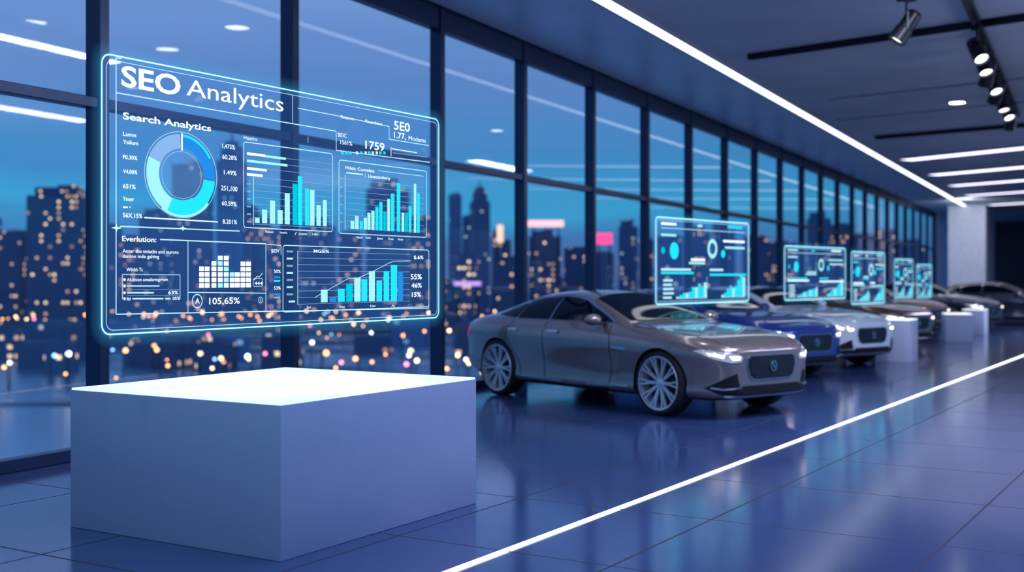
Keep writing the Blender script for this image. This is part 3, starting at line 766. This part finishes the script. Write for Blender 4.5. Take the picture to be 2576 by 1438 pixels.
def swap(me, pm, cache={}):
    k = (me.name, pm.name)
    if k not in cache:
        m2 = me.copy()
        for i, m_ in enumerate(m2.materials):
            if m_ == paint['taupe']: m2.materials[i] = pm
        cache[k] = m2
    return cache[k]
def sedan(nx, ny, col, label, ang=None):
    F = Vector((.62,-.784,0)) if ang is None else Vector((math.cos(ang), math.sin(ang), 0))
    c_ = Vector((nx,ny,0))-F*2.45
    e = empty('sedan_car', c_, math.atan2(F.y, F.x), label=label, category='car', group='sedans parked in a row in the showroom')
    pm = paint[col]
    put('car_body', body_me if col == 'taupe' else swap(body_me, pm), e)
    for n_, me_, lb in parts:
        m2 = swap(me_, pm) if (n_ == 'mirror_shell' and col != 'taupe') else me_
        o = put(n_, m2, e)
        if lb: o['label'] = lb
    for ax in (AXF, AXR):
        for sg in (1,-1):
            wh = put('wheel', None, e, (ax, sg*.80, WR), 0 if sg > 0 else pi)
            put('tyre', tire_me, wh); put('alloy_rim', rim_me, wh, label='silver multi-spoke alloy rim'); put('brake_disc', disc_me, wh)
    return e
sedan(2.86,12.84,'taupe','metallic taupe luxury sedan with lit headlights and multi-spoke wheels')
sedan(4.50,17.35,'navy','deep blue sedan parked beside the taupe sedan')
sedan(6.02,19.6,'white','white sedan with black grille parked beside a white pedestal')
sedan(8.5,24.6,'bronze','bronze-brown sedan with lit headlights')
sedan(10.9,30.2,'maroon','dark maroon sedan behind the white pedestals')
sedan(13.7,33.6,'dark','dark grey sedan parked near the column')
sedan(17.9,37.2,'dark','dark blue-black sedan seen from its side', ang=-.45)

# ------------------------------------------------------------------ city outside
GZ = -15.
gmtl = bpy.data.materials.new('river_and_ground'); nt, N, L = nodes_of(gmtl); b = N['Principled BSDF']
g = N.new('ShaderNodeNewGeometry'); mp = N.new('ShaderNodeMapping'); mp.inputs['Scale'].default_value = (.010,.045,.02); L.new(g.outputs['Position'], mp.inputs[0])
no = N.new('ShaderNodeTexNoise'); no.inputs['Scale'].default_value = 1.5; no.inputs['Detail'].default_value = 4; L.new(mp.outputs[0], no.inputs['Vector'])
sp = N.new('ShaderNodeSeparateXYZ'); L.new(g.outputs['Position'], sp.inputs[0])
nr = N.new('ShaderNodeMapRange'); nr.inputs['From Min'].default_value = 110; nr.inputs['From Max'].default_value = 200; nr.inputs['To Min'].default_value = .35; nr.inputs['To Max'].default_value = .03; L.new(sp.outputs['Y'], nr.inputs[0])
sm_ = N.new('ShaderNodeMath'); sm_.operation = 'ADD'; L.new(no.outputs['Fac'], sm_.inputs[0]); L.new(nr.outputs[0], sm_.inputs[1])
rp = N.new('ShaderNodeValToRGB'); rp.color_ramp.elements[0].position = .42; rp.color_ramp.elements[1].position = .60
rp.color_ramp.elements[0].color = (.015,.03,.07,1); rp.color_ramp.elements[1].color = (.28,.62,.80,1); L.new(sm_.outputs[0], rp.inputs[0]); L.new(rp.outputs[0], b.inputs['Base Color'])
r2 = N.new('ShaderNodeMapRange'); r2.inputs['From Min'].default_value = .42; r2.inputs['From Max'].default_value = .6; r2.inputs['To Min'].default_value = .7; r2.inputs['To Max'].default_value = .25
L.new(sm_.outputs[0], r2.inputs[0]); L.new(r2.outputs[0], b.inputs['Roughness'])
r3 = N.new('ShaderNodeMapRange'); r3.inputs['From Min'].default_value = .42; r3.inputs['From Max'].default_value = .6; r3.inputs['To Max'].default_value = .75
L.new(sm_.outputs[0], r3.inputs[0]); L.new(r3.outputs[0], b.inputs['Metallic'])
bm = bmesh.new(); bx(bm, (100,900,GZ-.5), (3000,2200,1)); put('ground', bm_mesh(bm), mats=[gmtl], label='dark riverside ground and water far below the windows', category='ground', kind='structure')

def citymat(name, base, lit, dens, cw, ch, strength):
    m = bpy.data.materials.new(name); nt, N, L = nodes_of(m); b = N['Principled BSDF']
    b.inputs['Base Color'].default_value = list(base)+[1]; b.inputs['Roughness'].default_value = .7
    tc = N.new('ShaderNodeTexCoord'); sp = N.new('ShaderNodeSeparateXYZ'); L.new(tc.outputs['Object'], sp.inputs[0])
    def mth(op, a, b_=None, c_=None):
        n_ = N.new('ShaderNodeMath'); n_.operation = op
        for i, q in enumerate((a, b_, c_)):
            if q is None: continue
            if isinstance(q, (int, float)): n_.inputs[i].default_value = q
            else: L.new(q, n_.inputs[i])
        return n_.outputs[0]
    u = mth('DIVIDE', mth('ADD', sp.outputs['X'], sp.outputs['Y']), cw); v = mth('DIVIDE', sp.outputs['Z'], ch)
    oi = N.new('ShaderNodeObjectInfo')
    cb = N.new('ShaderNodeCombineXYZ'); L.new(mth('FLOOR', u), cb.inputs[0]); L.new(mth('FLOOR', v), cb.inputs[1]); L.new(mth('MULTIPLY', oi.outputs['Random'], 97.), cb.inputs[2])
    wn = N.new('ShaderNodeTexWhiteNoise'); wn.noise_dimensions = '3D'; L.new(cb.outputs[0], wn.inputs['Vector'])
    # lit windows cluster: density follows a soft noise over the facade
    cn = N.new('ShaderNodeTexNoise'); cn.inputs['Scale'].default_value = .28; L.new(cb.outputs[0], cn.inputs['Vector'])
    dn = mth('MULTIPLY', mth('SUBTRACT', cn.outputs['Fac'], .36), dens*5.5)
    on = mth('LESS_THAN', wn.outputs['Value'], dn)
    fu = mth('FRACT', u); fv = mth('FRACT', v)
    wi = mth('MULTIPLY', mth('MULTIPLY', mth('GREATER_THAN', fu, .2), mth('LESS_THAN', fu, .8)), mth('MULTIPLY', mth('GREATER_THAN', fv, .3), mth('LESS_THAN', fv, .72)))
    ge = N.new('ShaderNodeNewGeometry'); sn = N.new('ShaderNodeSeparateXYZ'); L.new(ge.outputs['Normal'], sn.inputs[0])
    wall = mth('LESS_THAN', mth('ABSOLUTE', sn.outputs['Z']), .5)
    mk = mth('MULTIPLY', mth('MULTIPLY', on, wi), wall)
    st = mth('MULTIPLY', mth('MULTIPLY', mk, strength), mth('ADD', wn.outputs['Color'], .2))
    rp = N.new('ShaderNodeValToRGB'); sep = N.new('ShaderNodeSeparateColor'); L.new(wn.outputs['Color'], sep.inputs[0]); L.new(sep.outputs[1], rp.inputs[0])
    rp.color_ramp.elements[0].color = list(lit)+[1]; rp.color_ramp.elements[1].color = (lit[0], min(1,lit[1]*1.45), min(1,lit[2]*2.), 1)
    L.new(rp.outputs[0], b.inputs['Emission Color']); L.new(st, b.inputs['Emission Strength'])
    m.cycles.emission_sampling = 'NONE'
    return m
cmats = [citymat('tower_warm', (.10,.17,.29), (1.,.50,.22), .24, 1.4, 1.8, 2.), citymat('tower_cool', (.13,.22,.38), (.85,.72,.70), .10, 1.6, 2.1, 1.1),  # base blues raised so the facades carry aerial haze in their colour
         citymat('tower_amber', (.10,.16,.28), (1.,.44,.20), .16, 1.4, 1.8, 1.8), citymat('tower_blue', (.16,.28,.48), (.30,.55,1.), .08, 2.0, 2.3, .9)]
def tower(u0, u1, vt, Y, k, style):
    r0, r1 = (u0-1288)/2974, (u1-1288)/2974
    wdt = (r1-r0)*Y; X = (r0+r1)/2*Y; zt_ = 1.53+(695-vt)/2974*Y; h = zt_-GZ; dep = wdt*(.8+.4*R.random())
    bm = bmesh.new()
    if style == 'spire':
        bx(bm, (0,0,h*.42), (wdt,dep,h*.84)); bx(bm, (0,0,h*.88), (wdt*.72,dep*.72,h*.08)); bx(bm, (0,0,h*.935), (wdt*.45,dep*.45,h*.03)); bx(bm, (0,0,h*.98), (wdt*.12,wdt*.12,h*.08), 0, 0, .1)
    elif style == 'step':
        bx(bm, (0,0,h*.46), (wdt,dep,h*.92)); bx(bm, (-wdt*.08,0,h*.95), (wdt*.66,dep*.7,h*.06)); bx(bm, (wdt*.1,0,h*.99), (wdt*.3,dep*.4,h*.02)); bx(bm, (0,0,2), (wdt*1.15,dep*1.15,4))
    elif style == 'twin':
        bx(bm, (-wdt*.27,0,h*.5), (wdt*.46,dep,h)); bx(bm, (wdt*.25,0,h*.46), (wdt*.5,dep*.9,h*.92)); bx(bm, (-wdt*.27,0,h+.6), (wdt*.2,dep*.4,1.2)); bx(bm, (0,0,1.5), (wdt*1.1,dep*1.08,3))
    else:
        bx(bm, (0,0,h*.49), (wdt,dep,h*.98)); bx(bm, (wdt*.1,0,h*.99), (wdt*.5,dep*.5,h*.02)); bx(bm, (-wdt*.3,dep*.1,h*.985), (wdt*.15,dep*.2,h*.02)); bx(bm, (0,0,1.5), (wdt*1.1,dep*1.08,3))
    nm = 'skyscraper' if h > 35 else 'city_building'
    put(nm, bm_mesh(bm), None, (X, Y+dep/2, GZ), R.uniform(-.25,.25) if style != 'twin' else 0, [cmats[k]], category='building',
        label=('tall dark high-rise with scattered lit windows at dusk' if h > 35 else 'low dark city block with warm lit windows'), group='city skyline buildings beyond the windows')
    return (X, Y+dep/2, max(wdt,dep)*.75)
BL = []
sky_list = [(-90,-20,540,430,1,'flat'),(-10,58,578,400,2,'flat'),(66,205,462,380,0,'step'),(215,285,560,470,1,'flat'),(292,345,590,430,2,'flat'),(350,425,520,520,1,'step'),
 (437,512,402,450,1,'flat'),(548,605,330,600,3,'spire'),(612,670,520,470,2,'twin'),(680,745,570,400,0,'flat'),(760,830,545,500,1,'step'),(850,905,580,420,2,'flat'),(922,1020,445,420,1,'step'),
 (1028,1080,540,480,0,'flat'),(1128,1160,484,450,3,'flat'),(1163,1186,540,540,1,'flat'),(1185,1228,452,520,1,'spire'),(1236,1285,585,430,0,'twin'),(1332,1412,575,400,0,'step'),
 (1425,1480,620,470,2,'flat'),(1490,1545,632,400,1,'flat'),(1560,1605,550,500,1,'step'),(1612,1645,598,560,2,'flat'),(1655,1720,590,460,1,'flat'),(1735,1790,566,520,0,'step'),(1800,1850,560,480,1,'twin'),
 (1880,1928,588,430,2,'flat'),(1940,2000,605,500,0,'flat'),(2040,2092,528,520,1,'step'),(2100,2142,560,450,2,'flat'),(2150,2205,585,520,1,'flat'),(2215,2260,575,450,0,'flat'),(2270,2330,600,520,1,'step')]
for t_ in sky_list: BL.append(tower(*t_))
tries = 0; cnt = 0
while cnt < 62 and tries < 3000:
    tries += 1
    Y = R.choice([R.uniform(200,330), R.uniform(330,620)]); u = R.uniform(-60,2330); wpx = R.uniform(35,90)*(300/Y)
    zt_ = R.uniform(-12,-8) if Y < 330 else R.uniform(-6,9)
    vt = 695-(zt_-1.53)*2974/Y
    X = (u-1288)/2974*Y; rad = wpx/2974*Y*.7
    if any(math.hypot(X-a, Y+rad-b_) < (rad+c_) for a, b_, c_ in BL): continue
    BL.append(tower(u-wpx/2, u+wpx/2, vt, Y, R.choice([0,0,2,2,1,3]), R.choice(['flat','step','flat']))); cnt += 1
# street lamps
lampm = [emat('lamp_amber',(1.,.42,.16),6,False), emat('lamp_warm',(1.,.66,.36),7,False), emat('lamp_white',(.85,.92,1.),7,False), emat('lamp_pink',(1.,.25,.45),5,False), emat('lamp_blue',(.25,.55,1.),5,False)]
lamp_me = []
for i, m_ in enumerate(lampm):
    bm = bmesh.new(); lathe(bm, [(.12,0),(.08,5.)], 8, 'z', 0)
    bx(bm, (.4,0,5.), (.9,.1,.1), 0)
    bmesh.ops.create_icosphere(bm, subdivisions=2, radius=.34, matrix=Matrix.Translation((.8,0,4.75)))
    for f in bm.faces:
        if (f.calc_center_median()-Vector((.8,0,4.75))).length < .36 and len(f.verts) == 3: f.material_index = 1
    me = bm_mesh(bm); me.materials.append(M['black']); me.materials.append(m_); lamp_me.append(me)
LP = []
def lamp(x, y, k, sc=1.):
    if any(math.hypot(x-a, y-b_) < c_*1.05+1 for a, b_, c_ in BL): return
    if any(math.hypot(x-a, y-b_) < 2.4 for a, b_ in LP): return
    LP.append((x,y))
    o = put('street_lamp', lamp_me[k], None, (x,y,GZ), R.uniform(0,6), label=('amber','warm','white','pink','blue')[k]+' glowing street lamp in the city below', category='street lamp', group='street lamps in the city')
    o.scale = (sc,sc,sc)
for i in range(15):
    u = -40+i*88+R.uniform(-38,38); Y = 182+R.uniform(-8,8)
    lamp((u-1288)/2974*Y, Y, R.choice([1,1,2,0]), R.uniform(.6,1.1))
for i in range(80):
    u = R.uniform(-40,2300); Y = R.uniform(346,362)
    lamp((u-1288)/2974*Y, Y, R.choice([0,0,0,1]), R.uniform(.7,1.2))
for i in range(210):
    u = R.uniform(-60,2300); Y = 165*math.exp(R.random()*1.15)
    lamp((u-1288)/2974*Y, Y, R.choice([0,0,0,1,1,2,3,4]), R.uniform(.45,1.05))
# billboards
def sign(u0, u1, v0, v1, Y, m_, lab):
    x0, x1 = (u0-1288)/2974*Y, (u1-1288)/2974*Y; z1, z0 = 1.53+(695-v0)/2974*Y, 1.53+(695-v1)/2974*Y
    e = empty('billboard', ((x0+x1)/2, Y, z0), 0, label=lab, category='billboard')
    bm = bmesh.new(); bx(bm, (0,0,(z1-z0)/2), (x1-x0,.3,z1-z0)); bevel(bm, .1, 1); put('lit_panel', bm_mesh(bm), e, mats=[m_])
    for sx in (-.35,.35):
        bm = bmesh.new(); bx(bm, (sx*(x1-x0),.4,(GZ-z0)/2+.5), (.5,.5,z0-GZ+1)); put('support_post', bm_mesh(bm), e, mats=[M['black']])
sign(1500,1540,586,614,385,emat('sign_pink',(1.,.08,.30),1.6,False),'glowing pink billboard on posts in the city')
sign(1328,1418,554,570,388,emat('sign_red_white',(1.,.45,.50),1.9,False),'glowing red and white billboard above a tower')
sign(1142,1210,708,718,300,emat('sign_violet',(.6,.35,1.),1.4,False),'glowing violet billboard in the city')
sign(1250,1266,565,610,380,emat('sign_warm',(1.,.6,.5),1.5,False),'narrow warm lit sign on posts')

# ------------------------------------------------------------------ area lights added to brighten room and column, no fixtures modelled
def area(name, loc, size, power, col, rot=(0,0,0), sy=None):
    l = bpy.data.lights.new(name, 'AREA'); l.energy = power; l.color = col; l.size = size
    if sy: l.shape = 'RECTANGLE'; l.size_y = sy
    o = bpy.data.objects.new(name, l); COL.objects.link(o); o.location = loc; o.rotation_euler = rot
    return o
area('area_light', (0.5,5.0,4.95), .3, 90, (.42,.65,1.), (0,0,-.5), 2.6)
area('area_light', (5.0,7.5,4.95), .4, 260, (.40,.36,1.), (0,0,-.5), 3.5)
area('area_light', (4.5,12.0,4.95), .3, 300, (.66,.78,1.), (0,0,-.5), 3.)
area('area_light', (12.0,14.0,4.95), .4, 380, (.52,.50,1.), (0,0,-.5), 3.)
area('area_light', (15.5,29,4.95), .5, 420, (.6,.66,1.), (0,0,-.5), 4.)
area('area_light', (-2.6,3.0,4.7), .5, 90, (.50,.70,1.), (math.radians(35),0,math.radians(-15)), 2.)
area('area_light', tuple(room(60.5,2.5,4.85)), .8, 170, (.85,.9,1.), (math.radians(62),0,WANG-pi/2))
area('area_light', tuple(room(20,14,2.2)), 4, 520, (.76,.82,1.), (pi,0,0))  # unseen uplight added to brighten the ceiling
area('area_light', tuple(room(40,18,2.2)), 5, 850, (.76,.80,1.), (pi,0,0))  # second unseen uplight, added as fill for the ceiling further back

# ------------------------------------------------------------------ camera
cam = bpy.data.cameras.new('camera'); co = bpy.data.objects.new('camera', cam); COL.objects.link(co)
co.location = (0,0,1.53); co.rotation_euler = (math.radians(90),0,0)
cam.sensor_width = 36; cam.lens = 36*2974/2576; cam.shift_y = -24/2576
cam.clip_end = 5000; cam.dof.use_dof = True; cam.dof.focus_distance = 7.6; cam.dof.aperture_fstop = 1.25
SC.camera = co
